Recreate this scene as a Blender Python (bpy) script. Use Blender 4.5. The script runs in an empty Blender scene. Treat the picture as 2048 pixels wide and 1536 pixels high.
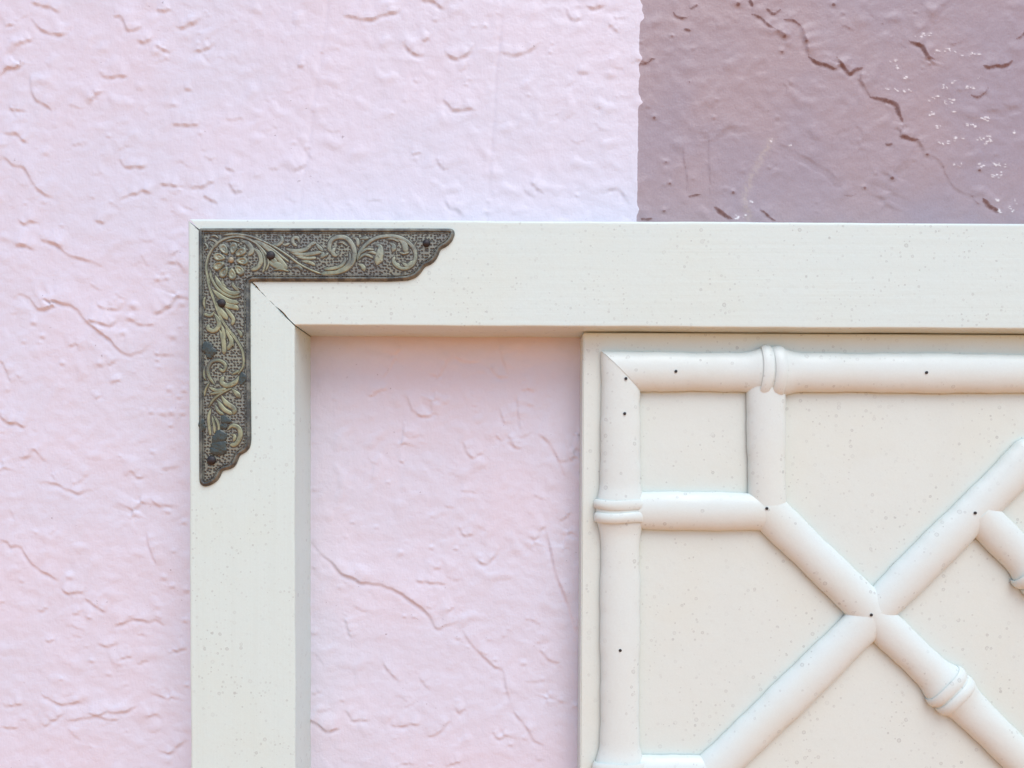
import bpy, bmesh, math, random
import numpy as np
from mathutils import Vector, Matrix, Euler

# ------------------------------------------------------------------ camera, sky, sun, exposure
sc = bpy.context.scene
COL = sc.collection
FPX = 1538.0                     # focal length in photo pixels (2048 wide)
MM_PX = 0.00028                  # metres per photo pixel on the frame's front plane
DIST = FPX * MM_PX               # camera to front of the frame: about 0.43 m
TILT, ROLL = 0.0237, 0.0053
PPX, PPY = 1037.0, 994.5         # where the optical axis meets the picture
CAM_ROT = Euler((math.pi/2 - TILT, 0, 0)).to_matrix() @ Euler((0, 0, ROLL)).to_matrix()
cam_data = bpy.data.cameras.new('camera')
cam = bpy.data.objects.new('camera', cam_data); COL.objects.link(cam)
cam.location = (0, -DIST, 0); cam.rotation_euler = CAM_ROT.to_euler()
cam_data.sensor_width = 36.0; cam_data.lens = FPX/2048*36.0
cam_data.shift_x = (1024-PPX)/2048; cam_data.shift_y = (PPY-768)/2048
cam_data.clip_start = 0.01; cam_data.clip_end = 200
sc.camera = cam

SUN_EL, SUN_AZ = math.radians(56), math.radians(20)      # azimuth: to the right of straight out from the wall
world = bpy.data.worlds.new('World'); sc.world = world; world.use_nodes = True
wn, wl = world.node_tree.nodes, world.node_tree.links
sky = wn.new('ShaderNodeTexSky'); sky.sky_type = 'NISHITA'; sky.sun_disc = False
sky.sun_elevation = SUN_EL; sky.sun_rotation = math.pi - SUN_AZ
sky.air_density = 1.0; sky.dust_density = 0.7; sky.ozone_density = 1.0
wl.new(sky.outputs[0], wn['Background'].inputs[0]); wn['Background'].inputs[1].default_value = 0.15
sun_data = bpy.data.lights.new('sun', 'SUN'); sun = bpy.data.objects.new('sun', sun_data); COL.objects.link(sun)
sun_data.energy = 1.4; sun_data.angle = math.radians(44); sun_data.color = (1.0, 0.98, 0.96)
to_sun = Vector((math.cos(SUN_EL)*math.sin(SUN_AZ), -math.cos(SUN_EL)*math.cos(SUN_AZ), math.sin(SUN_EL)))
sun.rotation_euler = to_sun.to_track_quat('Z', 'Y').to_euler(); sun.location = to_sun*5
sc.view_settings.view_transform = 'Standard'; sc.view_settings.look = 'None'
sc.view_settings.exposure = 0.54; sc.view_settings.gamma = 1.0

# ------------------------------------------------------------------ helpers
rnd = random.Random(7); nrng = np.random.default_rng(11)
def P(px, py, y=0.0):
    """point seen at photo pixel (px, py) on the plane at depth y behind the frame's front"""
    d = CAM_ROT @ Vector(((px-PPX)/FPX, -(py-PPY)/FPX, -1.0))
    t = (y + DIST)/d.y
    return Vector((d.x*t, y, d.z*t))
def px_of(x, z, y):
    """numpy: photo pixel of points (x, z) at depth y"""
    R = np.array(CAM_ROT.transposed())
    v = np.stack([x, np.full_like(x, y+DIST), z], -1) @ R.T
    return PPX + FPX*v[..., 0]/-v[..., 2], PPY - FPX*v[..., 1]/-v[..., 2]
def tag(o, label=None, cat=None, group=None, kind=None):
    for k, v in (('label', label), ('category', cat), ('group', group), ('kind', kind)):
        if v: o[k] = v
    return o
def link(name, me, mat=None, parent=None, smooth=None):
    o = bpy.data.objects.new(name, me); COL.objects.link(o)
    if mat: me.materials.append(mat)
    if parent: o.parent = parent
    if smooth is not None:
        me.shade_smooth(); me.set_sharp_from_angle(angle=math.radians(smooth))
    return o
def mesh(verts, faces):
    me = bpy.data.meshes.new('m'); me.from_pydata([tuple(v) for v in verts], [], faces); me.update()
    bm = bmesh.new(); bm.from_mesh(me); bmesh.ops.recalc_face_normals(bm, faces=bm.faces[:]); bm.to_mesh(me); bm.free()
    return me
def empty(name, loc):
    o = bpy.data.objects.new(name, None); COL.objects.link(o); o.location = loc; o.empty_display_size = .02
    return o
def spline(pts, step):
    """Catmull-Rom through 2-D points, resampled evenly"""
    p = [np.array(q, float) for q in pts]
    if len(p) == 2: raw = [p[0]+(p[1]-p[0])*t for t in np.linspace(0, 1, 12)]
    else:
        q = [2*p[0]-p[1]] + p + [2*p[-1]-p[-2]]; raw = []
        for i in range(1, len(q)-2):
            for t in np.linspace(0, 1, 14, endpoint=False):
                a, b, c, d = q[i-1], q[i], q[i+1], q[i+2]
                raw.append(.5*((2*b)+(c-a)*t+(2*a-5*b+4*c-d)*t*t+(3*b-a-3*c+d)*t**3))
        raw.append(p[-1])
    raw = np.array(raw); L = np.r_[0, np.cumsum(np.linalg.norm(np.diff(raw, axis=0), axis=1))]
    n = max(3, int(L[-1]/step)+1); s = np.linspace(0, L[-1], n)
    return np.stack([np.interp(s, L, raw[:, 0]), np.interp(s, L, raw[:, 1])], 1), L[-1]

# ------------------------------------------------------------------ materials
class NT:
    def __init__(self, name):
        self.m = bpy.data.materials.new(name); self.m.use_nodes = True
        self.n, self.l = self.m.node_tree.nodes, self.m.node_tree.links
        self.b = self.n['Principled BSDF']
        self.co = self.n.new('ShaderNodeTexCoord').outputs['Object']
    def put(self, sock, v):
        if hasattr(v, 'is_linked') or hasattr(v, 'links'): self.l.new(v, sock)
        else: sock.default_value = v
    def math(self, op, a, b=None, c=None, clamp=False):
        x = self.n.new('ShaderNodeMath'); x.operation = op; x.use_clamp = clamp
        for i, v in enumerate((a, b, c)):
            if v is not None: self.put(x.inputs[i], v)
        return x.outputs[0]
    def noise(self, scale, detail=3, rough=.55, co=None, out='Fac', dist=0):
        x = self.n.new('ShaderNodeTexNoise'); x.inputs['Scale'].default_value = scale
        x.inputs['Detail'].default_value = detail; x.inputs['Roughness'].default_value = rough
        x.inputs['Distortion'].default_value = dist
        self.l.new(co or self.co, x.inputs['Vector']); return x.outputs[out]
    def voro(self, scale, feature='F1', co=None, rand=1.0):
        x = self.n.new('ShaderNodeTexVoronoi'); x.feature = feature
        x.inputs['Scale'].default_value = scale; x.inputs['Randomness'].default_value = rand
        self.l.new(co or self.co, x.inputs['Vector']); return x
    def ramp(self, v, lo, hi, a=0.0, b=1.0):
        x = self.n.new('ShaderNodeMapRange'); x.interpolation_type = 'SMOOTHSTEP'
        for i, q in enumerate((v, lo, hi, a, b)): self.put(x.inputs[i], q)
        return x.outputs[0]
    def mix(self, f, a, b):
        x = self.n.new('ShaderNodeMix'); x.data_type = 'RGBA'
        self.put(x.inputs[0], f)
        for s, v in ((x.inputs[6], a), (x.inputs[7], b)):
            if isinstance(v, tuple): v = (*v, 1) if len(v) == 3 else v
            self.put(s, v)
        return x.outputs[2]
    def bump(self, h, dist, strength=1.0, prev=None):
        x = self.n.new('ShaderNodeBump'); x.inputs['Distance'].default_value = dist; x.inputs['Strength'].default_value = strength
        self.l.new(h, x.inputs['Height'])
        if prev: self.l.new(prev, x.inputs['Normal'])
        return x.outputs[0]
    def mapped(self, scale, rot=(0, 0, 0)):
        x = self.n.new('ShaderNodeMapping'); x.inputs['Scale'].default_value = scale; x.inputs['Rotation'].default_value = rot
        self.l.new(self.co, x.inputs[0]); return x.outputs[0]
    def attr(self, name):
        x = self.n.new('ShaderNodeAttribute'); x.attribute_name = name; return x.outputs['Fac']
    def done(self, col=None, rough=None, normal=None, **kw):
        if col is not None: self.put(self.b.inputs['Base Color'], (*col, 1) if isinstance(col, tuple) else col)
        if rough is not None: self.put(self.b.inputs['Roughness'], rough)
        if normal is not None: self.put(self.b.inputs['Normal'], normal)
        for k, v in kw.items(): self.put(self.b.inputs[k.replace('_', ' ')], v)
        return self.m

def ring_spots(t, cell, rmax, thresh):
    """small round mildew marks, darker at their rim"""
    v = t.voro(1.0/cell)
    sep = t.n.new('ShaderNodeSeparateColor'); t.l.new(v.outputs['Color'], sep.inputs[0])
    d = t.math('ADD', v.outputs['Distance'], t.math('MULTIPLY_ADD', t.noise(1400, 2), .12, -.06))
    rad = t.math('MULTIPLY_ADD', sep.outputs[0], rmax*.75, rmax*.25)
    on = t.math('MULTIPLY', t.ramp(sep.outputs[1], thresh, thresh+.03), t.ramp(t.noise(28, 2), .40, .57, .28, 1))
    disc = t.ramp(t.math('SUBTRACT', rad, d), 0.0, .055)
    core = t.ramp(t.math('SUBTRACT', rad, d), .06, .17)
    m = t.math('MULTIPLY', t.math('SUBTRACT', disc, t.math('MULTIPLY', core, .62)), on)
    return t.math('MULTIPLY', m, t.ramp(sep.outputs[2], 0, 1, .35, 1))
def ivory(name, base, grain_axis, hairlines=False):
    t = NT(name)
    spots = t.math('MAXIMUM', ring_spots(t, .0042, .34, .44), ring_spots(t, .0027, .30, .52))
    cloud = t.noise(14, 4)
    warm = tuple(c*k for c, k in zip(base, (1.0, .97, .92)))
    col = t.mix(t.ramp(cloud, .42, .72, 0, .55), base, warm)
    fine = t.noise(900, 2)
    col = t.mix(t.ramp(fine, .3, .7, 0, .06), col, (.45, .44, .40))
    col = t.mix(t.math('MULTIPLY', spots, .50), col, (.32, .33, .31))
    dirt = t.ramp(t.noise(260, 3, .7), .70, .78, 0, .32)
    col = t.mix(dirt, col, (.40, .38, .33))
    st = t.mapped({'x': (8, 300, 300), 'z': (300, 300, 8), 'n': (60, 60, 60)}[grain_axis])
    h = t.math('MULTIPLY_ADD', t.noise(1, 3, co=st), .5, t.math('MULTIPLY', t.noise(180, 3), .6))
    nrm = t.bump(h, .00028, .75)
    col = t.mix(t.ramp(t.noise(1, 4, .6, co=t.mapped({'x': (5, 160, 160), 'z': (160, 160, 5), 'n': (40, 40, 40)}[grain_axis])), .45, .75, 0, .09), col, tuple(c*.78 for c in warm))
    if hairlines:                      # two hairline checks along the rail
        sx = t.n.new('ShaderNodeSeparateXYZ'); t.l.new(t.co, sx.inputs[0])
        w = t.math('MULTIPLY', t.math('SUBTRACT', t.noise(9, 4), .5), .014)
        for z0, a in (hairlines):
            dd = t.math('ABSOLUTE', t.math('SUBTRACT', t.math('ADD', sx.outputs[2], w), z0))
            ln = t.math('MULTIPLY', t.ramp(dd, .00008, .00032, 1, 0), t.ramp(t.noise(30, 2), .40, .55, 0, a))
            col = t.mix(ln, col, (.42, .40, .34))
    return t.done(col, t.ramp(t.noise(40, 3), .3, .7, .32, .48), nrm, Specular_IOR_Level=.45)

def plain(name, col, rough=.6, metal=0.0, bump=None):
    t = NT(name); n = t.noise(600, 3)
    c = t.mix(t.ramp(n, .3, .7), tuple(x*.8 for x in col), tuple(min(1, x*1.2) for x in col))
    return t.done(c, rough, t.bump(t.noise(1500, 3), .0002, bump) if bump else None, Metallic=metal)

# ------------------------------------------------------------------ depths
T_FRAME = 0.0332                 # frame front to wall
Y_PANEL = 0.0131                 # face of the fretwork board
Z_GROUND = -1.15

# ------------------------------------------------------------------ stucco wall
def grid_axis(lo, hi, step, far_lo, far_hi):
    a = np.arange(lo, hi+step, step)
    l, s = [], step
    q = lo
    while q > far_lo: s = min(s*1.25, 400); q -= s; l.append(q)
    r, s = [], step
    q = hi+step
    while q < far_hi: s = min(s*1.25, 400); q += s; r.append(q)
    return np.r_[l[::-1], a, r]
STEP = 2.5
WS = MM_PX*(DIST+T_FRAME)/DIST
gx = grid_axis(-40, 2090, STEP, -6000, 8000)          # in photo pixels, at the wall's own depth
gz = grid_axis(-40, 1580, STEP, -5000, 0)
gz = np.r_[gz[gz < 1580+STEP], ]
tail, s, q = [], STEP, gz[-1]
z_end = 958 + (-Z_GROUND)/WS
while q < z_end: s = min(s*1.25, 400); q = min(q+s, z_end); tail.append(q)
gz = np.r_[gz, tail]
X0 = (gx-1037)*WS; Z0 = (958-gz)*WS
XX, ZZ = np.meshgrid(X0, Z0)
PXW, PYW = px_of(XX, ZZ, T_FRAME)                     # the photo pixel of every wall vertex
def vnoise(scale, seed, ax=1.0, az=1.0):
    """smooth value noise on the wall, scale in pixels"""
    r = np.random.default_rng(seed); n = 128; an = r.random((n, n))*2*math.pi; GX, GY = np.cos(an), np.sin(an)
    th = .5+seed*1.37; c, q = math.cos(th), math.sin(th)
    u, v = (PXW*ax*c+PYW*az*q)/scale+1000, (PYW*az*c-PXW*ax*q)/scale+1000
    iu, iv = np.floor(u).astype(int), np.floor(v).astype(int); fu, fv = u-iu, v-iv
    d = lambda a, b: GX[(iv+b) % n, (iu+a) % n]*(fu-a)+GY[(iv+b) % n, (iu+a) % n]*(fv-b)
    su, sv = fu**3*(fu*(fu*6-15)+10), fv**3*(fv*(fv*6-15)+10)
    return ((d(0, 0)*(1-su)+d(1, 0)*su)*(1-sv)+(d(0, 1)*(1-su)+d(1, 1)*su)*sv)*.8
H = (1.0*vnoise(210, 1)+.8*vnoise(95, 2)+.55*vnoise(44, 3, 1, 1.3)+.32*vnoise(21, 4, 1, 1.3)+.10*vnoise(10, 5, 1, 1.3)+.03*vnoise(5.5, 6))*1e-3*np.where((PXW > 1274) & (PYW < 470), .5, .66)
lump = vnoise(30, 9)*vnoise(70, 10)*8
H += np.clip(lump, 0, 1)*.55e-3
AMP = .80; WEAR = np.zeros_like(H); PALE = np.zeros_like(H)
def window(x0, x1, y0, y1):
    i0, i1 = np.searchsorted(gz, [y0-12, y1+12]); j0, j1 = np.searchsorted(gx, [x0-12, x1+12])
    return slice(max(i0, 0), i1), slice(max(j0, 0), j1)
def ledge(pts, amp=.9, reach=16, sharp=3.0, wear=0, wearw=4, ragged=1.6):
    """a trowel-smear lip: raised on its upper side, dropping off sharply at the traced line"""
    c, L = spline(pts, 3.0)
    r = np.random.default_rng(int(abs(c[0, 0]*13+c[0, 1]*7)) % 99991)
    jit = np.convolve(r.normal(size=len(c)+12), np.array([.1, .25, .4, .5, .4, .25, .1]), 'same')[6:-6]*ragged
    c = c + np.stack([jit*.4, jit], 1)
    reach = reach*1.5; m = reach*2.4+8
    sl = window(c[:, 0].min()-m, c[:, 0].max()+m, c[:, 1].min()-m, c[:, 1].max()+m)
    X, Y = PXW[sl], PYW[sl]
    if X.size == 0: return
    best = np.full(X.shape, 1e9); sgn = np.zeros_like(X); tt = np.zeros_like(X)
    n = len(c)-1
    for i in range(n):
        a, b = c[i], c[i+1]; d = b-a; ll = max(d@d, 1e-6)
        raw = ((X-a[0])*d[0]+(Y-a[1])*d[1])/ll; t = np.clip(raw, 0, 1)
        ex, ey = X-a[0]-t*d[0], Y-a[1]-t*d[1]; dist = np.hypot(ex, ey)
        nx, ny = -d[1], d[0]
        if nx*.35-ny < 0: nx, ny = -nx, -ny            # normal that points up (and right)
        nl = math.sqrt(ll); side = (ex*nx+ey*ny)/nl
        k = dist < best; best[k] = dist[k]; sgn[k] = side[k]; tt[k] = (i+t[k])/n
    end = np.clip(np.minimum(tt, 1-tt)*5, 0, 1)**.7
    vary = .72+.28*np.sin(tt*17+c[0, 0])
    lat = np.sqrt(np.clip(best**2-sgn**2, 0, None))    # how far past the ends
    fall = np.where(sgn > 0, np.exp(-(best/reach)**1.3), 1/(1+np.exp(np.clip((-sgn-.8)*3.2/sharp, -30, 30))))
    dip = -.35*np.exp(-((sgn+sharp*1.6)/(sharp*1.5))**2)*(best < 15)
    f = (fall+dip)*np.exp(-(lat/6)**2)
    bl = f*end*vary
    for _ in range(7):
        p = np.pad(bl, 1, mode='edge'); bl = .5*bl+.125*(p[:-2, 1:-1]+p[2:, 1:-1]+p[1:-1, :-2]+p[1:-1, 2:])
    k = np.clip((sgn-.5)/4, 0, 1); k = k*k*(3-2*k)
    fin = f*end*vary*(1-k)+bl*k
    H[sl] += AMP*(.7 if c[0, 0] > 1276 and c[0, 1] < 450 else 1.35)*amp*1e-3*fin
    if wear:
        lw = np.convolve(r.random(n+9), np.ones(4)/4, 'same')[4:n+5]
        ww = wearw*(.22+.78*np.sqrt(np.clip(4*tt*(1-tt), 0, 1)))*(.45+1.1*np.interp(tt, np.linspace(0, 1, len(lw)), lw))
        w = np.where(sgn > -.5, np.exp(-np.abs((sgn+.5)/(ww*.8))**2.6), np.exp(-np.abs((sgn+.5)/(ww*1.15))**1.6))*np.exp(-(lat/3)**2)
        w *= np.clip(.8+.5*np.repeat(r.random(n+2), 1)[np.clip((tt*n).astype(int), 0, n)], 0, 1)
        WEAR[sl] = np.maximum(WEAR[sl], wear*w)
def knob(x, y, rad=6, amp=.7, wear=0):
    sl = window(x-3*rad, x+3*rad, y-3*rad, y+3*rad); X, Y = PXW[sl]-x, PYW[sl]-y
    d = np.hypot(X, Y*1.2)
    H[sl] += AMP*amp*1e-3*np.exp(-(d/rad)**2)
    H[sl] -= AMP*.5*amp*1e-3*np.exp(-(np.hypot(X, Y-rad*1.1)/(rad*.7))**2)
    if wear: WEAR[sl] = np.maximum(WEAR[sl], wear*np.exp(-(np.hypot(X, (Y-rad*.3)*1.3)/(rad*.6))**4))
def zoomed(ox, oy, k, lines, **kw):
    for ln in lines: ledge([(ox+k*a, oy+k*b) for a, b in ln], **kw)

UPPER = [
 [(180,10),(240,30),(310,50),(350,75)], [(190,110),(220,155),(270,185),(330,200),(410,200)], [(95,275),(140,245),(190,220)],
 [(180,430),(190,530),(220,590),(270,610),(310,650)], [(50,630),(90,650),(150,640)],
 [(20,780),(90,770),(130,810),(170,840)], [(20,920),(80,960),(150,990),(190,1060),(240,1120),(320,1155)], [(100,1280),(150,1305),(230,1295)],
 [(660,95),(720,110),(760,180),(840,155)], [(1020,150),(1090,155),(1180,105)], [(910,255),(950,290),(1000,310)], [(1130,300),(1200,285),(1260,255)],
 [(590,445),(660,450),(750,435)], [(520,600),(580,545),(610,530)], [(1010,735),(1090,735),(1170,735)], [(700,920),(730,965),(800,972),(870,970)],
 [(930,1075),(1000,1080),(1080,1090)], [(1120,1110),(1200,1080),(1260,1055)], [(700,1170),(780,1130),(830,1110),(900,1135)],
 [(1340,1070),(1380,1120),(1420,1115)], [(1190,1140),(1240,1175),(1280,1190)], [(920,60),(950,70),(1000,50)], [(560,1300),(620,1310)],
 [(90,1430),(160,1440)], [(240,1405),(310,1420),(370,1450)], [(1320,980),(1370,990)], [(800,240),(860,245),(900,215)], [(1080,515),(1120,520)],
 [(30,150),(90,140)], [(1740,385),(1780,390)], [(1720,1010),(1790,950)]]
zoomed(0, 0, .3418, UPPER, amp=.95, reach=14, wear=.28, wearw=2.6)
zoomed(0, 0, .3418, [[(0,430),(50,405),(110,390),(125,350)]], amp=1.3, reach=16, wear=.75, wearw=3)
zoomed(650, 0, .3174, [
 [(110,100),(200,115),(290,120),(360,90),(440,75),(480,35)], [(500,270),(540,320),(580,345),(625,340)], [(610,255),(660,240)],
 [(755,320),(790,355),(860,360),(910,325),(945,285)], [(1640,30),(1700,45),(1770,30)], [(745,620),(800,680),(860,690),(960,685)], [(610,5),(680,10),(750,55)]],
 amp=1.0, reach=14, wear=.45, wearw=2.8)
zoomed(650, 0, .3174, [
 [(1100,320),(1190,345),(1280,325),(1350,265)], [(1520,50),(1555,120),(1620,95)], [(700,985),(720,1030),(760,1070)],
 [(750,1240),(790,1310),(840,1320),(880,1370)], [(1290,1140),(1340,1185),(1380,1215)], [(1740,1215),(1800,1190),(1860,1200),(1920,1290)], [(1590,450),(1660,460)],
 [(540,970),(610,965)], [(1780,150),(1850,200)]], amp=.7, reach=12, wear=.12, wearw=2.4)
zoomed(0, 450, .3581, [
 [(220,80),(310,105),(370,155),(450,180),(540,215),(580,230)], [(75,105),(130,110),(200,140)],
 [(540,430),(570,460),(660,465),(700,430)], [(720,520),(790,555),(870,550)], [(850,700),(900,730),(970,718)], [(0,750),(30,790),(65,880)],
 [(100,1295),(150,1290),(190,1250),(230,1290),(260,1315)], [(215,1435),(300,1440),(370,1470),(440,1490),(520,1475)], [(0,1370),(20,1340),(10,1310)],
 [(710,1400),(735,1370),(770,1410),(820,1400)], [(920,220),(960,205),(1000,215),(1035,255)], [(380,690),(430,660),(440,700)], [(620,890),(680,855)],
 [(540,970),(560,950)], [(1000,140),(960,170)], [(650,740),(600,780)]], amp=.75, reach=12, wear=.12, wearw=2.2)
zoomed(0, 450, .3581, [
 [(60,410),(110,380),(165,410),(220,470),(280,460),(300,425),(350,430),(430,470),(480,530),(550,590),(610,630),(660,690),(720,715),(790,700),(850,660)],
 [(490,530),(560,545),(610,555),(660,535)], [(860,500),(930,455),(980,400),(985,360)], [(0,1060),(40,1100),(100,1110),(150,1130)]],
 amp=1.25, reach=20, wear=.22, wearw=2.6)
zoomed(0, 950, .3817, [
 [(0,335),(40,345),(60,370),(110,370),(140,420),(190,480),(260,520),(320,550)], [(325,600),(370,612),(440,608)], [(445,645),(500,680),(560,720)],
 [(590,805),(640,775),(690,755),(760,765),(820,760),(870,785)], [(215,1140),(270,1175),(330,1195),(390,1188),(450,1200)],
 [(345,1280),(400,1280),(460,1265),(530,1250),(620,1235),(690,1220),(730,1195)], [(230,1320),(290,1285),(330,1250)],
 [(895,905),(940,915),(985,908)], [(830,1445),(900,1445),(940,1410),(985,1385)], [(770,290),(785,370),(825,475)], [(680,235),(700,180),(735,150),(745,90)]],
 amp=1.0, reach=15, wear=.18, wearw=2.4)
zoomed(0, 950, .3817, [
 [(200,705),(225,715),(250,690)], [(375,715),(400,720),(420,700)], [(235,860),(260,868),(290,860)], [(460,1240),(530,1265),(630,1285)], [(0,1305),(50,1320),(100,1325)],
 [(780,110),(830,150),(940,160)], [(720,985),(780,965)], [(795,1150),(840,1150),(880,1165),(905,1120)], [(760,1265),(840,1245)], [(510,870),(560,890),(610,865)],
 [(610,960),(700,950)], [(20,1210),(120,1190)]], amp=.75, reach=11, wear=.1, wearw=2.2)
zoomed(580, 950, .3815, [
 [(100,335),(160,405),(220,455),(270,510),(340,540),(380,565),(490,575),(550,600),(620,640),(670,680),(730,730),(770,800),(830,785),(890,760)],
 [(95,1270),(160,1310),(210,1345),(270,1330)], [(1340,270),(1365,370),(1390,500),(1430,600),(1480,740),(1500,830)]], amp=1.35, reach=18, wear=.2, wearw=2.6)
zoomed(580, 950, .3815, [
 [(290,1220),(335,1280),(370,1275),(420,1285)], [(540,1280),(545,1312),(620,1300),(690,1295)], [(720,1370),(780,1340),(840,1280)], [(870,1215),(890,1240),(915,1220)],
 [(1065,1340),(1085,1375),(1115,1370),(1125,1330)], [(1160,1215),(1200,1270),(1250,1330),(1280,1390),(1340,1420)], [(900,800),(950,880),(1050,980),(1120,1030),(1135,1110),(1170,1220)],
 [(885,270),(915,315),(965,310)], [(960,430),(1030,465),(1080,410),(1100,380)], [(1410,235),(1440,230),(1470,200)], [(1470,260),(1450,330),(1430,400)],
 [(1265,375),(1310,300),(1350,260)], [(1310,910),(1360,965),(1420,990)], [(1345,1200),(1360,1130)], [(480,970),(530,1040),(580,1090)], [(820,720),(860,690)],
 [(820,1520),(900,1500)], [(650,545),(720,560),(820,570)], [(750,480),(790,490)], [(290,750),(320,850)]], amp=.8, reach=12, wear=.1, wearw=2.2)
zoomed(560, 600, .3125, [
 [(800,595),(825,640),(850,700),(900,735),(960,740),(975,660),(1000,570)], [(1000,520),(1050,430),(1095,360)], [(1110,340),(1150,385),(1230,395),(1290,370)],
 [(1340,420),(1390,480),(1460,490)], [(1390,260),(1420,350),(1460,470)], [(1520,600),(1525,700),(1540,830)], [(1180,900),(1195,970),(1235,1000),(1305,970)],
 [(1460,860),(1500,930),(1550,945)], [(1540,575),(1580,570),(1630,580)], [(1380,860),(1420,900)], [(1410,700),(1440,800)], [(1640,840),(1700,890),(1760,970),(1830,1130)],
 [(1830,880),(1860,1010),(1900,900),(1915,780)], [(560,620),(640,585),(690,560)], [(760,1030),(790,1030)], [(660,500),(720,390),(780,290)], [(750,940),(790,900),(795,780)]],
 amp=.85, reach=12, wear=.1, wearw=2.2)
# the mauve stretch: the thick lips missed by the mauve coat show the red-brown undercoat
G = dict(ox=1250, oy=0, k=.3896)
zoomed(lines=[[(250,65),(270,90),(320,80)], [(330,45),(375,20)], [(300,145),(340,160)], [(650,70),(690,85),(730,125),(770,145)], [(725,45),(760,70),(800,50)],
 [(820,100),(870,110),(905,130)], [(70,337),(160,305)], [(1780,490),(1820,500),(1865,455)], [(320,1000),(350,1010),(390,995)], [(690,1070),(740,1110),(770,1130)],
 [(2010,200),(2060,150)], [(80,1120),(140,1115)], [(1335,735),(1375,742)]], amp=1.0, reach=12, wear=.85, wearw=3.0, **G)
zoomed(lines=[[(945,295),(990,325),(1080,355)], [(1090,295),(1120,340),(1160,375),(1220,345)], [(1260,495),(1330,510),(1390,535),(1410,590),(1430,630)],
 [(1410,700),(1460,710),(1500,712)], [(1460,210),(1520,230),(1555,290),(1580,295)], [(1840,335),(1890,345),(1950,335),(1985,305)], [(1840,1020),(1870,1050),(1920,1085)],
 [(460,1060),(510,1100),(550,1125)], [(640,0),(655,30)]], amp=1.5, reach=18, sharp=2.6, wear=1.0, wearw=5.2, **G)
zoomed(lines=[[(1540,780),(1620,830),(1650,900),(1700,970),(1760,995),(1830,1000)], [(310,700),(300,800),(320,900),(320,990)], [(430,700),(435,850),(440,1010)],
 [(1110,130),(1180,155)], [(850,400),(830,490)], [(1180,640),(1220,680),(1190,790)], [(1190,400),(1230,430)]], amp=.7, reach=10, wear=.4, wearw=2.4, **G)
zoomed(lines=[[(905,130),(925,200),(945,290)], [(1080,355),(1095,330),(1092,300)], [(1220,345),(1212,410),(1260,495)], [(1430,630),(1415,670),(1412,700)], [(770,145),(815,185),(860,190)], [(1580,295),(1560,330)], [(1500,712),(1540,780)]], amp=1.5, reach=12, sharp=4, wear=.42, wearw=3.2, **G)
zoomed(lines=[[(1680,-20),(1590,60),(1540,130),(1470,190)], [(1500,730),(1450,810),(1370,900),(1360,980),(1310,1100)], [(905,130),(925,200),(940,280)],
 [(2060,520),(1960,560),(1800,580)], [(760,720),(900,790),(1050,880),(1120,960)], [(330,700),(480,670),(640,640)]], amp=1.1, reach=26, sharp=9, wear=0, **G)
for (a, b, r) in [(580,20,8),(1070,20,8),(815,185,7),(930,210,6),(805,262,6),(240,185,4),(200,1080,6),(555,985,6),(1230,960,6),(1370,910,8),(210,830,6),(230,940,5),(150,600,7),(1550,790,6),(1820,870,5)]:
    knob(1250+.3896*a, .3896*b, r, .7, .85)
for (a, b, r) in [(665,300,2.4),(330,420,2.6),(735,565,2.6),(1320,120,3)]: knob(1250+.3896*a, .3896*b, r, .2, 1)
for (a, b, r) in [(880,300,6),(930,295,6),(745,450,9),(720,515,8),(1015,440,7),(845,1045,5),(910,1050,7),(960,1045,7),(1020,1050,6),(1030,920,7),(945,915,7),(560,775,6),(690,600,7),(240,620,6),(970,620,8),(1000,960,5),(955,1120,5),(350,770,6),(190,545,6)]:
    knob(.3581*a, 450+.3581*b, r, .8)
for (a, b, r) in [(880,190,6),(860,535,7),(905,580,6),(480,970,5),(470,745,4),(965,245,6),(970,760,6),(980,1100,5),(365,530,8),(980,600,7)]:
    knob(.3817*a, 950+.3817*b, r, .8)
for (a, b, r) in [(1225,985,6),(1420,1180,6),(1495,1210,5),(160,1220,9),(740,380,5),(870,385,4),(580,405,6),(1155,1410,5),(600,740,4),(650,742,4)]:
    knob(580+.3815*a, 950+.3815*b, r, .7)
# two old vertical seams that show through the pink paint, and a soft scatter of small marks
for x0, x1 in ((655, 596), (1003, 972)):
    c = x0+(x1-x0)*PYW/430 + 5*vnoise(90, 31); d = np.abs(PXW-c); k = (PYW < 470) & (d < 40)
    H[k] -= (.45e-3*np.exp(-(d/5)**2)*(.6+vnoise(50, 32)))[k]
for i in range(520):
    if i < 330: x, y = rnd.uniform(-400, 2400), rnd.uniform(-300, 440)
    else: x, y = (rnd.uniform(-300, 370) if rnd.random() < .45 else rnd.uniform(600, 1180)), rnd.uniform(440, 1800)
    if rnd.random() > (.35 if 620 < x < 1276 and y < 440 else .9 if x < 620 and y < 440 else .55): continue
    L, an = rnd.uniform(8, 42), rnd.gauss(.12, .45); cv = rnd.uniform(-.25, .25)
    dx, dy = math.cos(an)*L/2, math.sin(an)*L/2
    mauve = x > 1276
    ledge([(x-dx, y-dy), (x+dy*cv, y+L*cv*.9), (x+dx, y+dy)], amp=rnd.uniform(.15, .5), reach=rnd.uniform(6, 12), wear=.45*(rnd.random() < .3) if mauve else .12*(rnd.random() < .4), wearw=2.2)
for i in range(420):
    x, y = (rnd.uniform(-300, 2400), rnd.uniform(-200, 430)) if i < 230 else ((rnd.uniform(-200, 370) if i % 2 else rnd.uniform(600, 1170)), rnd.uniform(440, 1700))
    knob(x, y, rnd.uniform(2.5, 6), rnd.uniform(.15, .55))
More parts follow.
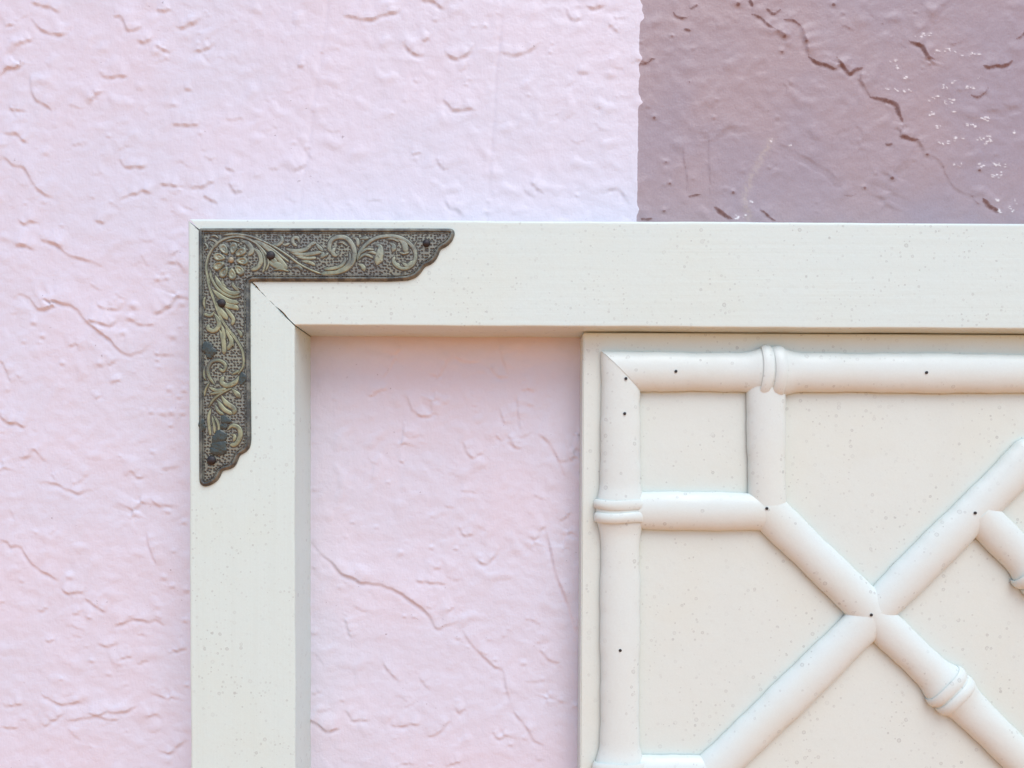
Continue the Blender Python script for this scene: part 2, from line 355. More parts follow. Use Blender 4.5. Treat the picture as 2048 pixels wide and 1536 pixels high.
# tan smear where an old scrape was left on the mauve paint
c, _ = spline([(1250+.3896*a, .3896*b) for a, b in [(750,720),(690,830),(640,940),(615,1020),(640,1125)]], 2)
sl = window(1450, 1570, 250, 470); dm = np.full(PXW[sl].shape, 1e9)
for q in c: dm = np.minimum(dm, np.hypot(PXW[sl]-q[0], PYW[sl]-q[1]))
PALE[sl] = np.exp(-(dm/7)**2)*np.clip(.55+1.6*vnoise(7, 40)[sl], 0, 1)
# small white flecks on the mauve stretch, slightly raised, in short dashes
WHITE_FLECK = np.zeros_like(H)
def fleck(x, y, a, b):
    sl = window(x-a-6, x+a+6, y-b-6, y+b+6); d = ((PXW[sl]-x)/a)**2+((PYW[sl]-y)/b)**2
    WHITE_FLECK[sl] = np.maximum(WHITE_FLECK[sl], np.exp(-d)*rnd.uniform(.6, 1)); H[sl] += .12e-3*np.exp(-d)
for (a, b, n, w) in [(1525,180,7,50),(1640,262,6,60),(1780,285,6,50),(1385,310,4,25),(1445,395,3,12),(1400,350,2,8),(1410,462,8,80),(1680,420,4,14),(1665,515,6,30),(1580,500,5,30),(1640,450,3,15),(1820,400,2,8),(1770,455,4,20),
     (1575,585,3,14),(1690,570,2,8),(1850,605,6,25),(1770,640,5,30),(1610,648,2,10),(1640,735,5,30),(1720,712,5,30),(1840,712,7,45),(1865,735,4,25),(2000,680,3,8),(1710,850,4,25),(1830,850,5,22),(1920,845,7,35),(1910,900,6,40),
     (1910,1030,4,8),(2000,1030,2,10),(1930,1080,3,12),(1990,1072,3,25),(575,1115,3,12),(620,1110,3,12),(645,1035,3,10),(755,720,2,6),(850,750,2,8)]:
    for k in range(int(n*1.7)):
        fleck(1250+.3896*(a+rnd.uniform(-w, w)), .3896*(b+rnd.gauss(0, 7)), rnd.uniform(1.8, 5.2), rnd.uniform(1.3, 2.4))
# paint lap along the pink/mauve joint: the pink coat is a hair thicker and laps over in little tongues
EDGE = 1273 + 7*(1-PYW/440.0) + 1.6*vnoise(22, 50)+1.2*vnoise(7, 51)
for (yy, k, r) in [(12,5,7),(30,7,9),(38,5,6),(118,6,7),(150,3,6),(205,9,5),(195,4,6),(420,4,8),(300,1.5,8)]:
    EDGE += k*np.exp(-((PYW-yy)/r)**2)
H += .18e-3/(1+np.exp(np.clip((PXW-EDGE)*1.2, -40, 40)))

nzr, nxr = XX.shape
co = np.stack([XX, T_FRAME-H, ZZ], -1).reshape(-1, 3).astype(np.float32)
idx = np.arange(nzr*nxr).reshape(nzr, nxr)
quads = np.stack([idx[:-1, :-1], idx[1:, :-1], idx[1:, 1:], idx[:-1, 1:]], -1).reshape(-1, 4).astype(np.int32)
me = bpy.data.meshes.new('wall'); me.vertices.add(len(co)); me.vertices.foreach_set('co', co.ravel())
me.loops.add(quads.size); me.loops.foreach_set('vertex_index', quads.ravel())
me.polygons.add(len(quads)); me.polygons.foreach_set('loop_start', np.arange(0, quads.size, 4, dtype=np.int32))
me.update(calc_edges=True)
for nm, arr in (('undercoat', WEAR), ('scrape', PALE), ('chip', WHITE_FLECK), ('lap', np.clip((PXW-EDGE)/6, -1, 1))):
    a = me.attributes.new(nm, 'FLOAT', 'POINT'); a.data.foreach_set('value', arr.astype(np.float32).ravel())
me.shade_smooth()

t = NT('stucco_paint')
lap = t.math('ADD', t.attr('lap'), t.math('MULTIPLY_ADD', t.noise(2200, 2), .3, -.15))
mv = t.ramp(lap, -.06, .06)
pink = t.mix(t.ramp(t.noise(16, 4), .35, .68), (.672, .636, .712), (.645, .638, .722))
pink = t.mix(t.ramp(t.noise(700, 3, .6), .35, .75, 0, .10), pink, (.60, .50, .60))
mau = t.mix(t.ramp(t.noise(13, 4), .38, .66), (.365, .283, .298), (.335, .278, .315))
mau = t.mix(t.ramp(t.noise(900, 3, .65), .40, .75, 0, .22), mau, (.24, .17, .19))
col = t.mix(mv, pink, mau)
ua = t.attr('undercoat')
ug = t.math('ADD', ua, t.math('MULTIPLY', t.math('SUBTRACT', t.noise(330, 4, .7), .52), 1.5))
under = t.math('MULTIPLY', t.ramp(ug, .10, .95), t.ramp(ua, .06, .45))
col = t.mix(t.math('MULTIPLY', under, t.ramp(mv, 0, 1, .62, .92)), col, t.mix(mv, (.42, .27, .25), t.mix(t.noise(60, 2), (.20, .085, .072), (.15, .085, .078))))
col = t.mix(t.math('MULTIPLY', t.attr('scrape'), .45), col, (.50, .42, .34))
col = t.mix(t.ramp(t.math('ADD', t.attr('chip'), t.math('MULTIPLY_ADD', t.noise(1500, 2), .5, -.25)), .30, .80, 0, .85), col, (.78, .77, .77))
pock = t.math('MULTIPLY', t.ramp(t.noise(420, 2, .5), .72, .76), t.ramp(t.noise(22, 2), .52, .62))
col = t.mix(t.math('MULTIPLY', pock, .55), col, (.26, .20, .22))
brush = t.noise(1, 3, co=t.mapped((700, 700, 160)))
h = t.math('ADD', t.math('MULTIPLY', brush, .35), t.math('MULTIPLY_ADD', t.noise(800, 3, .6), .6, t.math('MULTIPLY', t.noise(260, 3), 1.0)))
nrm = t.bump(h, .00045, .48)
stucco = t.done(col, t.ramp(mv, 0, 1, .45, .42), nrm, Specular_IOR_Level=.45)
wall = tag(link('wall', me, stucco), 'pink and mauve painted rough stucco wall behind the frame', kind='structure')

t = NT('terracotta_paving')  # orange sheet added out of view to bounce warm light up under the rail
c = t.mix(t.noise(3, 4), (.74, .26, .065), (.82, .32, .085))
gm = t.done(c, .8, t.bump(t.noise(60, 4), .004, .5))
g = mesh([(-30, -40, Z_GROUND), (30, -40, Z_GROUND), (30, T_FRAME+.05, Z_GROUND), (-30, T_FRAME+.05, Z_GROUND)], [(0, 1, 2, 3)])
tag(link('ground', g, gm), 'warm paving at the foot of the wall', kind='structure')

# ------------------------------------------------------------------ ivory frame
ztop, zlow = P(1000, 440.3).z, P(1000, 652.6).z
xout, xin = P(377.5, 950).x, P(589.6, 1000).x
RAIL_END, STILE_END = P(3600, 500).x, P(500, 3300).z
paint_rail = ivory('ivory_paint_rail', (.638, .742, .697), 'x', hairlines=((P(1000, 501).z, .55), (P(1000, 582).z, .28)))
paint_stile = ivory('ivory_paint_stile', (.622, .735, .690), 'z')
frame = empty('ornate_frame', (xin, T_FRAME, zlow))
tag(frame, 'large ivory painted wooden frame with mitred corner and ornate metal corner bracket', 'frame', kind='thing')
def bar_profile(W, T, rad_o=.0016, rad_i=.0009, nf=60):
    """(w, d) loop, w=0 outer edge, d=0 front"""
    pts = [(0, T)]
    for k in range(7): a = k/6*math.pi/2; pts.append((rad_o*(1-math.cos(a)), rad_o*(1-math.sin(a))))
    for k in range(1, nf): pts.append((rad_o+(W-rad_o-rad_i)*k/nf, 0))
    for k in range(7): a = k/6*math.pi/2; pts.append((W-rad_i*(1-math.sin(a)), rad_i*(1-math.cos(a))))
    pts.append((W, T)); return pts
def gap(w, W, seed):
    """half the opening of the mitre at distance w from the outer edge"""
    u = w/W; r = math.sin(u*61+seed)*.5+math.sin(u*137+seed*2)*.3
    g = .00020 + .00034*max(0, (u-.74)/.26) + .00028*max(0, (.09-u)/.09) + .00006*r
    return max(g, .00002)
def wobble(w, W): u = w/W; return .0005*math.sin(u*23)+.0003*math.sin(u*51+1)
def wv(s, u):
    """hand-planed edges wander by a fraction of a millimetre"""
    f = lambda p: math.sin(s*31+p)*.5+math.sin(s*77+p*2)*.3+math.sin(s*190+p*3)*.2
    return .00022*min(1, (s if s < 2 else s-3)/.05)*(f(1.0)*u+f(4.0)*(1-u))
def bar(kind):
    Wd = ztop-zlow if kind == 'rail' else xin-xout
    prof = bar_profile(Wd, T_FRAME+.0006); V, F = [], []; n = len(prof)
    stations = list(np.linspace(0, .45, 60)) + [.6, .8, 1.0]
    for j, s in enumerate(stations):
        for (w, d) in prof:
            if kind == 'rail':
                x0 = xout + w/Wd*(xin-xout) + gap(w, Wd, 0) + wobble(w, Wd)
                wav = wv(s, w/Wd)
                V.append((x0+(RAIL_END-x0)*s, d, ztop-w+wav))
            else:
                z0 = ztop - w/Wd*(ztop-zlow) - gap(w, Wd, 2) - wobble(w, Wd)*.98
                V.append((xout+w+wv(s+3, w/Wd), d, z0+(STILE_END-z0)*s))
    for j in range(len(stations)-1):
        for i in range(n):
            k = (i+1) % n; F.append((j*n+i, j*n+k, (j+1)*n+k, (j+1)*n+i))
    F.append(tuple(range(n))); F.append(tuple((len(stations)-1)*n+i for i in range(n)))
    o = Vector(frame.location)
    return mesh([Vector(v)-o for v in V], F)
link('rail', bar('rail'), paint_rail, frame, 35)
link('stile', bar('stile'), paint_stile, frame, 35)

# ------------------------------------------------------------------ ornate corner bracket (all heights in photo pixels above the frame)
U = MM_PX
FL = Vector(frame.location)
def B(px, py, h): p = P(px, py); return Vector((p.x, -h*U, p.z))-FL
outline = [(398,457),(640,457),(902,457.5),(908,459.5),(910.5,464),(909.5,471),(904,484),(893,494),(880.5,499.5),(878,509),(872,521),(861,530),(849,534),(844,544),(832,556),(816,561.5),
           (780,563.5),(640,563.5),(501,563.5),(501.5,720),(503,879),(502,890),(499,898),(490,906),(479.5,910.5),(477,920),(471,933),(460,939),(445,941.5),(442,952),(434,963),(421.5,971),(409,974),(401,970),(399,962),(398,720)]
def dens(poly, step=3.0, rnd_corner=True):
    out = []
    for i in range(len(poly)):
        a, b = np.array(poly[i], float), np.array(poly[(i+1) % len(poly)], float); n = max(1, int(np.linalg.norm(b-a)/step))
        out += [a+(b-a)*k/n for k in range(n)]
    return np.array(out)
def smooth_closed(p, it):
    for _ in range(it): p = .5*p+.25*(np.roll(p, 1, 0)+np.roll(p, -1, 0))
    return p
ol = smooth_closed(dens(outline), 3)
def inset(p, d):
    t = np.roll(p, -1, 0)-np.roll(p, 1, 0); t /= np.linalg.norm(t, axis=1)[:, None]
    return p + d*np.stack([-t[:, 1], t[:, 0]], 1)        # outline runs clockwise on screen: inward
PLATE = 4.0
def loft(rings, cap):
    V, F = [], []; n = len(ol)
    for d, h in rings:
        q = inset(ol, d)
        if d > 4: q = smooth_closed(q, 2)
        V += [B(x, y, h) for x, y in q]
    for r in range(len(rings)-1):
        for i in range(n): k = (i+1) % n; F.append((r*n+i, r*n+k, (r+1)*n+k, (r+1)*n+i))
    if cap: F.append(tuple((len(rings)-1)*n+i for i in range(n)))
    me = mesh(V, F)
    bm = bmesh.new(); bm.from_mesh(me); bmesh.ops.triangulate(bm, faces=[f for f in bm.faces if len(f.verts) > 4]); bm.to_mesh(me); bm.free()
    return me
def plate_mesh(): return loft([(1.0, -.5), (1.2, 2.0), (9.5, PLATE)], True)
def metal_field():
    t = NT('patinated_field')
    v = t.voro(1/(6.0*U), co=t.mapped((1, 1, 1), (-math.pi/2, 0, 0)), rand=.62); v.voronoi_dimensions = '2D'; pit = t.ramp(v.outputs['Distance'], .20, .46)   # punched dots
    big = t.noise(40, 3)
    col = t.mix(pit, (.075, .072, .064), t.mix(t.ramp(big, .4, .62), (.245, .26, .205), (.19, .202, .182)))
    col = t.mix(t.ramp(t.noise(160, 4, .7), .55, .72, 0, .6), col, (.095, .092, .082))
    return t.done(col, .55, t.bump(pit, .0007, .9), Metallic=.3)
def metal_relief():
    t = NT('worn_brass_relief')
    sx = t.n.new('ShaderNodeSeparateXYZ'); t.l.new(t.co, sx.inputs[0])
    geo = t.n.new('ShaderNodeNewGeometry')
    down = t.ramp(sx.outputs[2], .018, .052, 1, 0)           # the lower arm has kept more of its brass tone
    n = t.noise(150, 4, .65)
    brass = t.mix(t.ramp(n, .35, .65), (.215, .23, .15), (.36, .37, .225))
    grey = t.mix(t.ramp(n, .35, .65), (.185, .203, .175), (.30, .325, .275))
    col = t.mix(t.math('ADD', t.math('MULTIPLY', down, .8), .12), grey, brass)
    col = t.mix(t.ramp(t.noise(420, 3, .7), .58, .72, 0, .75), col, (.075, .072, .066))
    col = t.mix(t.ramp(t.noise(55, 3), .56, .68, 0, .65), col, (.105, .108, .104))
    return t.done(col, t.ramp(n, .3, .7, .38, .58), t.bump(t.noise(900, 3), .0003, .5), Metallic=.45)
M_FIELD, M_RELIEF = metal_field(), metal_relief()
M_NAIL = plain('blackened_nail', (.030, .028, .030), .5, .4, .3)
def drop_mat():
    t = NT('dark_green_paint_drop'); c = t.mix(t.noise(300, 3), (.028, .040, .036), (.055, .072, .066))
    return t.done(c, .27, t.bump(t.noise(420, 3), .0007, .9))
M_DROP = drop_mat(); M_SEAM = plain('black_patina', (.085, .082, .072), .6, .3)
bracket = tag(link('corner_bracket', plate_mesh(), M_FIELD, frame, 40), 'tarnished embossed metal corner bracket with scrolls and flower')
def rim_mat():
    t = NT('worn_rim'); n = t.noise(120, 4, .7)
    col = t.mix(t.ramp(n, .4, .62), (.072, .078, .074), (.185, .192, .160))
    col = t.mix(t.ramp(t.noise(500, 3, .7), .55, .72, 0, .7), col, (.055, .052, .050))
    return t.done(col, .45, t.bump(t.noise(900, 3), .0003, .5), Metallic=.45)
M_RIM = rim_mat()
link('rim', loft([(0, -.5), (0, 1.6), (.6, 3.0), (2.0, 4.8), (3.8, 6.0), (5.6, 6.6), (7.0, 6.2), (8.0, 4.9), (8.6, 3.4)], False), M_RIM, bracket, 60)
link('inner_bead', loft([(9.6, 3.6), (9.8, 5.0), (10.7, 5.5), (11.6, 5.0), (11.8, 3.6)], False), M_RIM, bracket, 60)
def stroke(pts, w, name='scroll_leaf', h=2.9, blunt=.5):
    """an embossed leaf or tendril: a tapered half-round ribbon along a traced line"""
    c, L = spline(pts, 1.8); n = len(c)
    t = np.gradient(c, axis=0); t /= np.maximum(np.linalg.norm(t, axis=1), 1e-6)[:, None]; nr = np.stack([-t[:, 1], t[:, 0]], 1)
    s = np.linspace(0, 1, n); m = 7; V, F = [], []
    prof = np.minimum(1, (s*L+.4)/(w*1.5+1))**.7*np.minimum(1, ((1-s)*L+.3)/(w*blunt+.6))**.5
    prof *= .85+.15*np.sin(s*3.1)
    for i in range(n):
        ww = max(.25, w*.5*prof[i]); hh = h*(.35+.65*prof[i])*min(1, .45+w/9)
        for k in range(m):
            a = math.pi*k/(m-1); q = c[i]-nr[i]*math.cos(a)*ww
            groove = .30*hh*math.exp(-((a-math.pi/2)/.35)**2) if w > 5 else 0
            V.append(B(q[0], q[1], PLATE-.35+math.sin(a)**.7*hh-groove))
    for i in range(n-1):
        for k in range(m-1): F.append((i*m+k, i*m+k+1, (i+1)*m+k+1, (i+1)*m+k))
    F.append(tuple(range(m))); F.append(tuple((n-1)*m+k for k in range(m)))
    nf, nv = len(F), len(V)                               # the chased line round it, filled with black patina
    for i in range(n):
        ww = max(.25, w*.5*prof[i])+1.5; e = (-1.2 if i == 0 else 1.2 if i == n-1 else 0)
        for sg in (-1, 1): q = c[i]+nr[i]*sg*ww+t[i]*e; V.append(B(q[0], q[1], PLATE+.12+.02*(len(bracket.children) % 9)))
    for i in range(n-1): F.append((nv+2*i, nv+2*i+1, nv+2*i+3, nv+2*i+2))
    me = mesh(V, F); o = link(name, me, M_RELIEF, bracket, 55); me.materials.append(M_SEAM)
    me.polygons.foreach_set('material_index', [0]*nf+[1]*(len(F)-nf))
Z1 = lambda l: [(370+.17576*a, 430+.17576*b) for a, b in l]
Z2 = lambda l: [(640+.17576*a, 430+.17576*b) for a, b in l]
Z3 = lambda l: [(370+.2148*a, 660+.2148*b) for a, b in l]
for f, k, lst in ((Z1, .17576, [
  ([(300,800),(255,640),(270,500),(340,370),(450,285),(600,252),(720,275),(830,345),(900,450),(920,560),(895,660)], 24), ([(440,238),(600,228),(760,255),(900,310),(1040,380),(1180,470),(1300,560),(1420,625),(1560,680)], 22),
  ([(640,255),(760,300),(860,370),(940,470),(960,560),(930,640)], 20), ([(780,290),(900,350),(1010,440),(1100,530),(1170,620)], 46), ([(900,330),(1010,400),(1110,480),(1190,540)], 22),
  ([(940,520),(1000,560),(1080,590),(1160,635)], 78), ([(960,430),(1000,500),(1060,560)], 50), ([(640,300),(720,330),(770,410),(730,470)], 48), ([(780,380),(850,440),(875,530),(830,610),(760,630)], 42),
  ([(1060,240),(1105,260),(1110,310),(1060,350),(1000,340)], 34), ([(1110,330),(1150,350),(1200,330)], 26), ([(1310,330),(1290,270),(1240,275),(1240,330),(1280,360)], 32),
  ([(1150,390),(1260,420),(1380,400),(1450,340),(1500,320)], 40), ([(1200,430),(1330,460),(1450,450),(1560,430)], 38), ([(1260,470),(1380,500),(1500,495)], 30), ([(1330,530),(1430,550),(1490,580)], 32),
  ([(1490,320),(1530,370),(1580,420)], 36), ([(1220,610),(1290,590),(1350,640)], 34), ([(1010,640),(1090,625),(1190,650)], 20), ([(1560,500),(1600,470),(1640,440)], 30),
  ([(215,350),(235,330),(270,380),(240,410)], 20), ([(280,290),(330,290),(375,330),(340,370),(300,330)], 24), ([(300,250),(350,245),(390,270)], 18),
  ([(470,310),(550,295),(630,320)], 18),
  # upright arm
  ([(265,650),(270,750),(295,850),(335,960),(380,1090),(435,1210),(505,1310),(580,1410),(650,1520)], 24), ([(300,620),(310,720),(370,830),(450,900),(550,940),(650,925)], 26),
  ([(350,690),(400,790),(480,870),(560,900),(640,885)], 44), ([(640,890),(600,850),(560,810),(555,770)], 30), ([(440,720),(440,790),(480,830)], 26), ([(320,850),(420,940),(520,990),(620,1005)], 50),
  ([(380,950),(480,1030),(590,1060),(610,1090)], 50), ([(360,1000),(410,1090),(460,1150),(490,1195)], 52), ([(460,1050),(520,1130),(560,1190),(545,1260)], 36), ([(350,1100),(300,1150),(220,1130)], 30),
  ([(340,1120),(390,1200),(395,1270),(340,1325),(275,1300),(280,1250)], 44), ([(240,1080),(225,1000),(240,940)], 22), ([(590,1300),(640,1350),(650,1400)], 32),
  ([(425,1250),(450,1350),(450,1440),(440,1520)], 34), ([(470,1290),(520,1400),(560,1500)], 32), ([(620,770),(610,830),(650,850)], 18)]),
 (Z2, .17576, [
  ([(170,455),(115,400),(130,310),(200,262),(300,270),(370,340),(400,440),(375,550),(300,625),(180,665),(20,675)], 44), ([(230,440),(185,470),(150,430),(180,380)], 40), ([(200,330),(260,320),(320,360)], 24),
  ([(280,470),(290,530),(240,590),(130,620),(50,620)], 34), ([(340,420),(345,530),(280,610),(200,645)], 28), ([(0,420),(45,455),(10,500)], 44), ([(370,265),(430,290),(440,370)], 34),
  ([(450,285),(480,275),(560,270)], 40), ([(470,340),(500,310),(490,290)], 28), ([(425,540),(460,430),(540,335),(650,270),(780,248),(900,262),(1000,312),(1070,390),(1092,480),(1060,570),(980,618),(890,600),(840,540),(855,480)], 36),
  ([(850,500),(860,560),(920,600)], 50), ([(930,540),(1000,585),(1070,530)], 46), ([(630,345),(690,370),(680,470),(650,575)], 74), ([(450,460),(530,400),(620,400)], 26), ([(440,520),(510,460),(610,490)], 26),
  ([(430,560),(490,590),(510,645)], 48), ([(540,440),(590,430),(650,450)], 28), ([(790,320),(845,360),(830,425)], 54), ([(880,275),(960,330),(985,440)], 58), ([(750,285),(830,280),(900,310)], 24),
  ([(690,470),(710,520),(690,545)], 26), ([(900,430),(960,450),(1020,430)], 22), ([(1110,300),(1080,360),(1110,430)], 16)]),
 (Z3, .2148, [
  ([(440,20),(500,120),(545,210),(552,330),(500,420)], 20), ([(330,0),(365,100),(372,230)], 36), ([(400,20),(440,110),(405,190)], 34), ([(290,515),(240,450),(222,370),(260,300),(330,288),(385,330),(365,385),(325,360)], 26),
  ([(515,425),(475,490),(400,520),(350,490),(365,435)], 38), ([(440,420),(480,400),(510,380)], 24), ([(225,530),(300,565),(390,550)], 26), ([(235,600),(320,585),(370,570)], 22), ([(225,725),(275,650),(350,590),(440,545)], 20),
  ([(440,545),(485,590),(525,635)], 42), ([(345,610),(390,680),(465,735),(460,790)], 38), ([(305,650),(370,740),(450,785)], 34), ([(285,690),(320,760),(370,790)], 24), ([(250,730),(228,830),(245,985)], 22),
  ([(260,800),(280,890),(285,960)], 20), ([(280,800),(320,880),(325,950)], 20), ([(400,935),(450,892),(512,920),(522,990),(480,1065),(425,1070)], 36), ([(430,975),(470,985),(460,1040)], 26),
  ([(190,340),(185,420),(200,470)], 16), ([(240,480),(200,560),(190,620)], 16)])):
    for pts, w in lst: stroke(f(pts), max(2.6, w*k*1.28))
# flower: nine looped petals round a boss
def petal_mesh(cx, cy, ang, L, W):
    V, F = [], []; n, rings = 18, [(1.0, 0), (.93, 2.6), (.72, 3.5), (.50, 2.2), (.34, 1.4), (.20, 2.0), (0.02, 2.5)]
    ca, sa = math.cos(ang), math.sin(ang)
    for sc_, h in rings:
        for k in range(n):
            a = 2*math.pi*k/n; u = math.cos(a)*L*.5*sc_; v = math.sin(a)*W*.5*sc_*(1+.30*math.cos(a))
            V.append(B(cx+ca*u-sa*v, cy+sa*u+ca*v, PLATE-.3+h))
    for r in range(len(rings)-1):
        for k in range(n): q = (k+1) % n; F.append((r*n+k, r*n+q, (r+1)*n+q, (r+1)*n+k))
    F.append(tuple((len(rings)-1)*n+k for k in range(n))); return mesh(V, F)
fx, fy = 463.5, 521
for (a, b) in [(455,400),(560,388),(645,432),(662,532),(628,635),(548,682),(455,658),(395,585),(402,488)]:
    x, y = 370+.17576*a, 430+.17576*b; an = math.atan2(y-fy, x-fx)
    link('petal', petal_mesh(x, y, an, 25, 15.5), M_RELIEF, bracket, 60)
def dome(cx, cy, r, h, base=PLATE, n=20, m=6, seed=0, irr=0.0, sq=1.0):
    V, F = [], []
    for j in range(m):
        a = j/(m-1)*math.pi/2*.97
        for k in range(n):
            b = 2*math.pi*k/n; rr = r*math.cos(a)*(1+irr*(math.sin(2*b+seed)+.6*math.sin(3*b+2*seed)+.4*math.sin(5*b+seed)))
            V.append(B(cx+rr*math.cos(b), cy+rr*math.sin(b)*sq, base+h*math.sin(a)))
    for j in range(m-1):
        for k in range(n): q = (k+1) % n; F.append((j*n+k, j*n+q, (j+1)*n+q, (j+1)*n+k))
    F.append(tuple((m-1)*n+k for k in range(n))); return mesh(V, F)
link('flower_boss', dome(fx, fy, 6.5, 3.6), plain('brass_boss', (.29, .26, .18), .5, .4), bracket, 60)
for (x, y, r) in [(543.2, 512.5, 9.2), (445.5, 607.5, 8.8), (853.5, 487.8, 7.8), (425, 920.5, 9.2)]:
    link('nail', dome(x, y, r, 5.5, PLATE+1.0), M_NAIL, bracket, 60)
for i, (a, b, r, sq) in enumerate([(230,180,62,1.0),(240,235,34,1.1),(330,1000,72,.85),(330,1090,84,.75),(385,840,46,.9),(372,900,30,1.1),(545,455,40,1.3),(168,885,34,1.6),(300,1130,55,.8)]):
    link('paint_drop', dome(370+.2148*a, 660+.2148*b, r*.2148, 1.9 if r > 50 else 1.2, PLATE+1.4, n=28, seed=i*1.7, irr=.17, sq=sq), M_DROP, bracket, 60)

# ------------------------------------------------------------------ fretwork panel
panel = empty('fretwork_panel', P(1166, 1000, Y_PANEL))
tag(panel, 'cream painted board with raised bamboo-style lattice mouldings inside the frame', 'panel')
PL = Vector(panel.location)
paint_board = ivory('ivory_paint_board', (.652, .722, .668), 'n')
paint_rod = ivory('ivory_paint_mouldings', (.650, .726, .690), 'n')
xl = P(1166, 700, Y_PANEL).x; zt = P(1166, 664.6, Y_PANEL).z
xr, zb = RAIL_END-.02, STILE_END+.02
def board_mesh():
    bm = bmesh.new(); bmesh.ops.create_cube(bm, size=1)
    yb = T_FRAME+.0004
    for v in bm.verts: v.co = Vector((xl if v.co.x < 0 else xr, Y_PANEL if v.co.y < 0 else yb, zb if v.co.z < 0 else zt))-PL
    bmesh.ops.bevel(bm, geom=bm.edges[:], offset=.0007, segments=2, affect='EDGES')
    m = bpy.data.meshes.new('board'); bm.to_mesh(m); bm.free(); return m
link('board', board_mesh(), paint_board, panel, 40)
HW_PX, RISE = 38.5, .0076
S_P = MM_PX*(DIST+Y_PANEL)/DIST
def PP(px, py): return np.array((lambda v: (v.x, v.z))(P(px, py, Y_PANEL)))
def node_gain(s, nodes):
    """widening of the cane towards each knot, s and nodes in pixels along the cane"""
    g = 0
    for q in nodes:
        d = abs(s-q); g += .25*math.exp(-((d-12)/24)**2) if d > 12 else .25
    return g
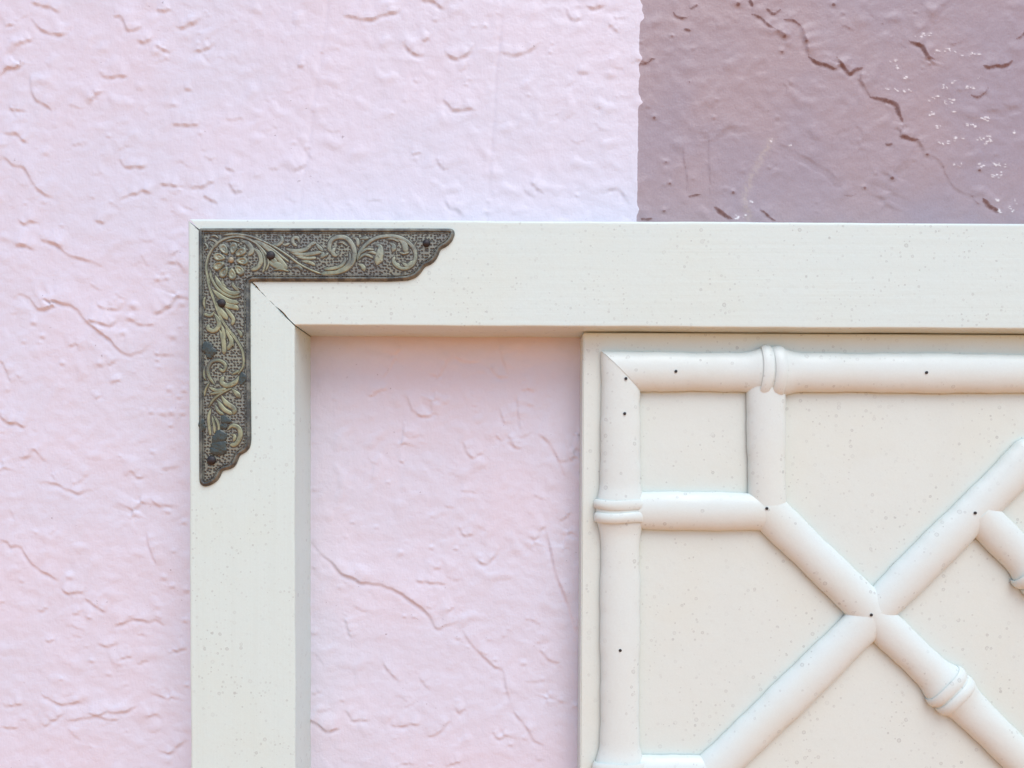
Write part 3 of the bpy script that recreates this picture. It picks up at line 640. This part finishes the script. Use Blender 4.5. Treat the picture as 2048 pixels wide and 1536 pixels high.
def cane(p0, p1, nodes=(), hw=HW_PX, m0=0, m1=0, r0=False, r1=False, name='bamboo_moulding', seed=0, rise=RISE):
    """half-round bamboo moulding between photo pixels p0, p1; m = mitre (+1/-1), r = rounded end"""
    a, b = PP(*p0), PP(*p1); d = b-a; L = np.linalg.norm(d); d /= L; nr = np.array((d[1], -d[0]))   # nr: to the right of travel
    Lp = L/S_P; hwm = hw*S_P; n = max(12, int(Lp/5)); m = 19
    V, F = [], []; ph = rnd.uniform(0, 6)
    ext0, ext1 = (hw if r0 else 0), (hw if r1 else 0)
    ss = np.unique(np.r_[np.linspace(-ext0, Lp+ext1, n), -ext0+ext0*(1-np.cos(np.linspace(0, math.pi/2, 8))) if r0 else 0, Lp+ext1*np.sin(np.linspace(0, math.pi/2, 8)) if r1 else Lp].round(3))
    for s in ss:
        k = 1.0
        if r0 and s < 0: k = math.sqrt(max(0.0004, 1-(s/hw)**2))
        if r1 and s > Lp: k = math.sqrt(max(0.0004, 1-((s-Lp)/hw)**2))
        g = 1+node_gain(s, nodes)
        w = hwm*k*g*(1+.022*math.sin(s/47+ph)+.014*math.sin(s/17+ph*2)+.008*math.sin(s/7+ph*3)); h = rise*k*(1+(g-1)*.8)*(1+.02*math.sin(s/51+ph))
        mid = .0004*math.sin(s/120+ph)
        for j in range(m):
            f = math.radians(-101+202*j/(m-1)); u = w*math.sin(f)/1.0; hh = h*(.24+.76*math.cos(f)*1.0)/1.0
            hh = max(hh, -.0002)
            sp = s*S_P
            if m0 and s < Lp*.5: sp = sp + m0*u*max(0, 1-s/(hw*2.2))
            if m1 and s > Lp*.5: sp = sp + m1*u*max(0, 1-(Lp-s)/(hw*2.2))
            q = a+d*sp+nr*(u+mid*(1 if not (m0 or m1) else 0))
            V.append(Vector((q[0], Y_PANEL-hh, q[1]))-PL)
    nn = len(ss)
    for i in range(nn-1):
        for j in range(m-1): F.append((i*m+j, i*m+j+1, (i+1)*m+j+1, (i+1)*m+j))
        F.append((i*m+m-1, i*m, (i+1)*m, (i+1)*m+m-1))
    F.append(tuple(range(m))); F.append(tuple((nn-1)*m+j for j in range(m)))
    o = link(name, mesh(V, F), paint_rod, panel, 50)
    for q in nodes:
        for side in (-1, 1):                       # each knot is a pair of rounded collars
            Vr, Fr = [], []; mi = 9; tilt = rnd.uniform(-.06, .06); thick = rnd.uniform(9.6, 11.8); gs = rnd.uniform(1.22, 1.32)
            for j in range(25):
                f = math.radians(-103+206*j/24)
                for i in range(mi):
                    e = 2*math.pi*i/mi; rr = 1+.095*math.cos(e)*(1+.3*math.sin(f*2+side))
                    u = hwm*gs*rr*math.sin(f); hh = max(-.0002, rise*gs*.97*rr*(.24+.76*math.cos(f))+.0003)
                    s = (q+side*12.5+thick*math.sin(e)+1.3*math.sin(f*3+q))*S_P + u*tilt
                    c = a+d*s+nr*u
                    Vr.append(Vector((c[0], Y_PANEL-hh, c[1]))-PL)
            for j in range(24):
                for i in range(mi): i2 = (i+1) % mi; Fr.append((j*mi+i, j*mi+i2, (j+1)*mi+i2, (j+1)*mi+i))
            Fr.append(tuple(range(mi))); Fr.append(tuple(24*mi+i for i in range(mi)))
            link('node_collar', mesh(Vr, Fr), paint_rod, o, 60)
    return o
# uprights and rails of the lattice
cane((1240.5, 744), (1235, 2900), nodes=(1021-744, 1545-744, 2120-744), hw=39.5, m0=-1)
cane((1240.5, 744), (3300, 755), nodes=(1537-1240, 2165-1240, 2760-1240), hw=39, m0=1)
cane((1530.5, 770), (1533, 1021), r1=True, hw=38)
cane((1270, 1022), (1533, 1022), r1=True, hw=38)
cane((1533, 1020), (1742, 1228), r0=True)
cane((1742, 1228), (2052, 914), r1=True)
cane((2052, 914), (2420, 916), r0=True, r1=True)
cane((1742, 1228), (1420, 1544), r1=True, hw=39.5)
cane((1270, 1544), (1420, 1544), r1=True, hw=38)
cane((1420, 1544), (1424, 1900), r0=True, r1=True, hw=38)
cane((1742, 1228), (2330, 1806), nodes=(218,), r1=True, hw=36.5)
cane((1953, 1027), (2240, 1318), nodes=(167,), r1=True, hw=36.5)
cane((2075, 1545), (2300, 1320), r0=True, r1=True, hw=38)
def brad(x, y, rise):
    V, F = [], []; n = 12; c = P(x, y, Y_PANEL-rise-.00035)
    for r, dy in ((.00085, .0008), (.00085, -.00004), (.0006, -.0001)):
        V += [Vector((c.x+r*math.cos(2*math.pi*k/n), c.y+dy, c.z+r*math.sin(2*math.pi*k/n)))-PL for k in range(n)]
    for j in range(2):
        for k in range(n): q = (k+1) % n; F.append((j*n+k, j*n+q, (j+1)*n+q, (j+1)*n+k))
    F.append(tuple(2*n+k for k in range(n))); link('brad_nail', mesh(V, F), M_NAIL, panel, 50)
for x, y in [(1252,757),(1352,742.5),(1853.5,745),(1249.5,827),(1534,1017),(1743,1230),(1951,1026),(1240.5,1301)]:
    brad(x, y, RISE*1.0)
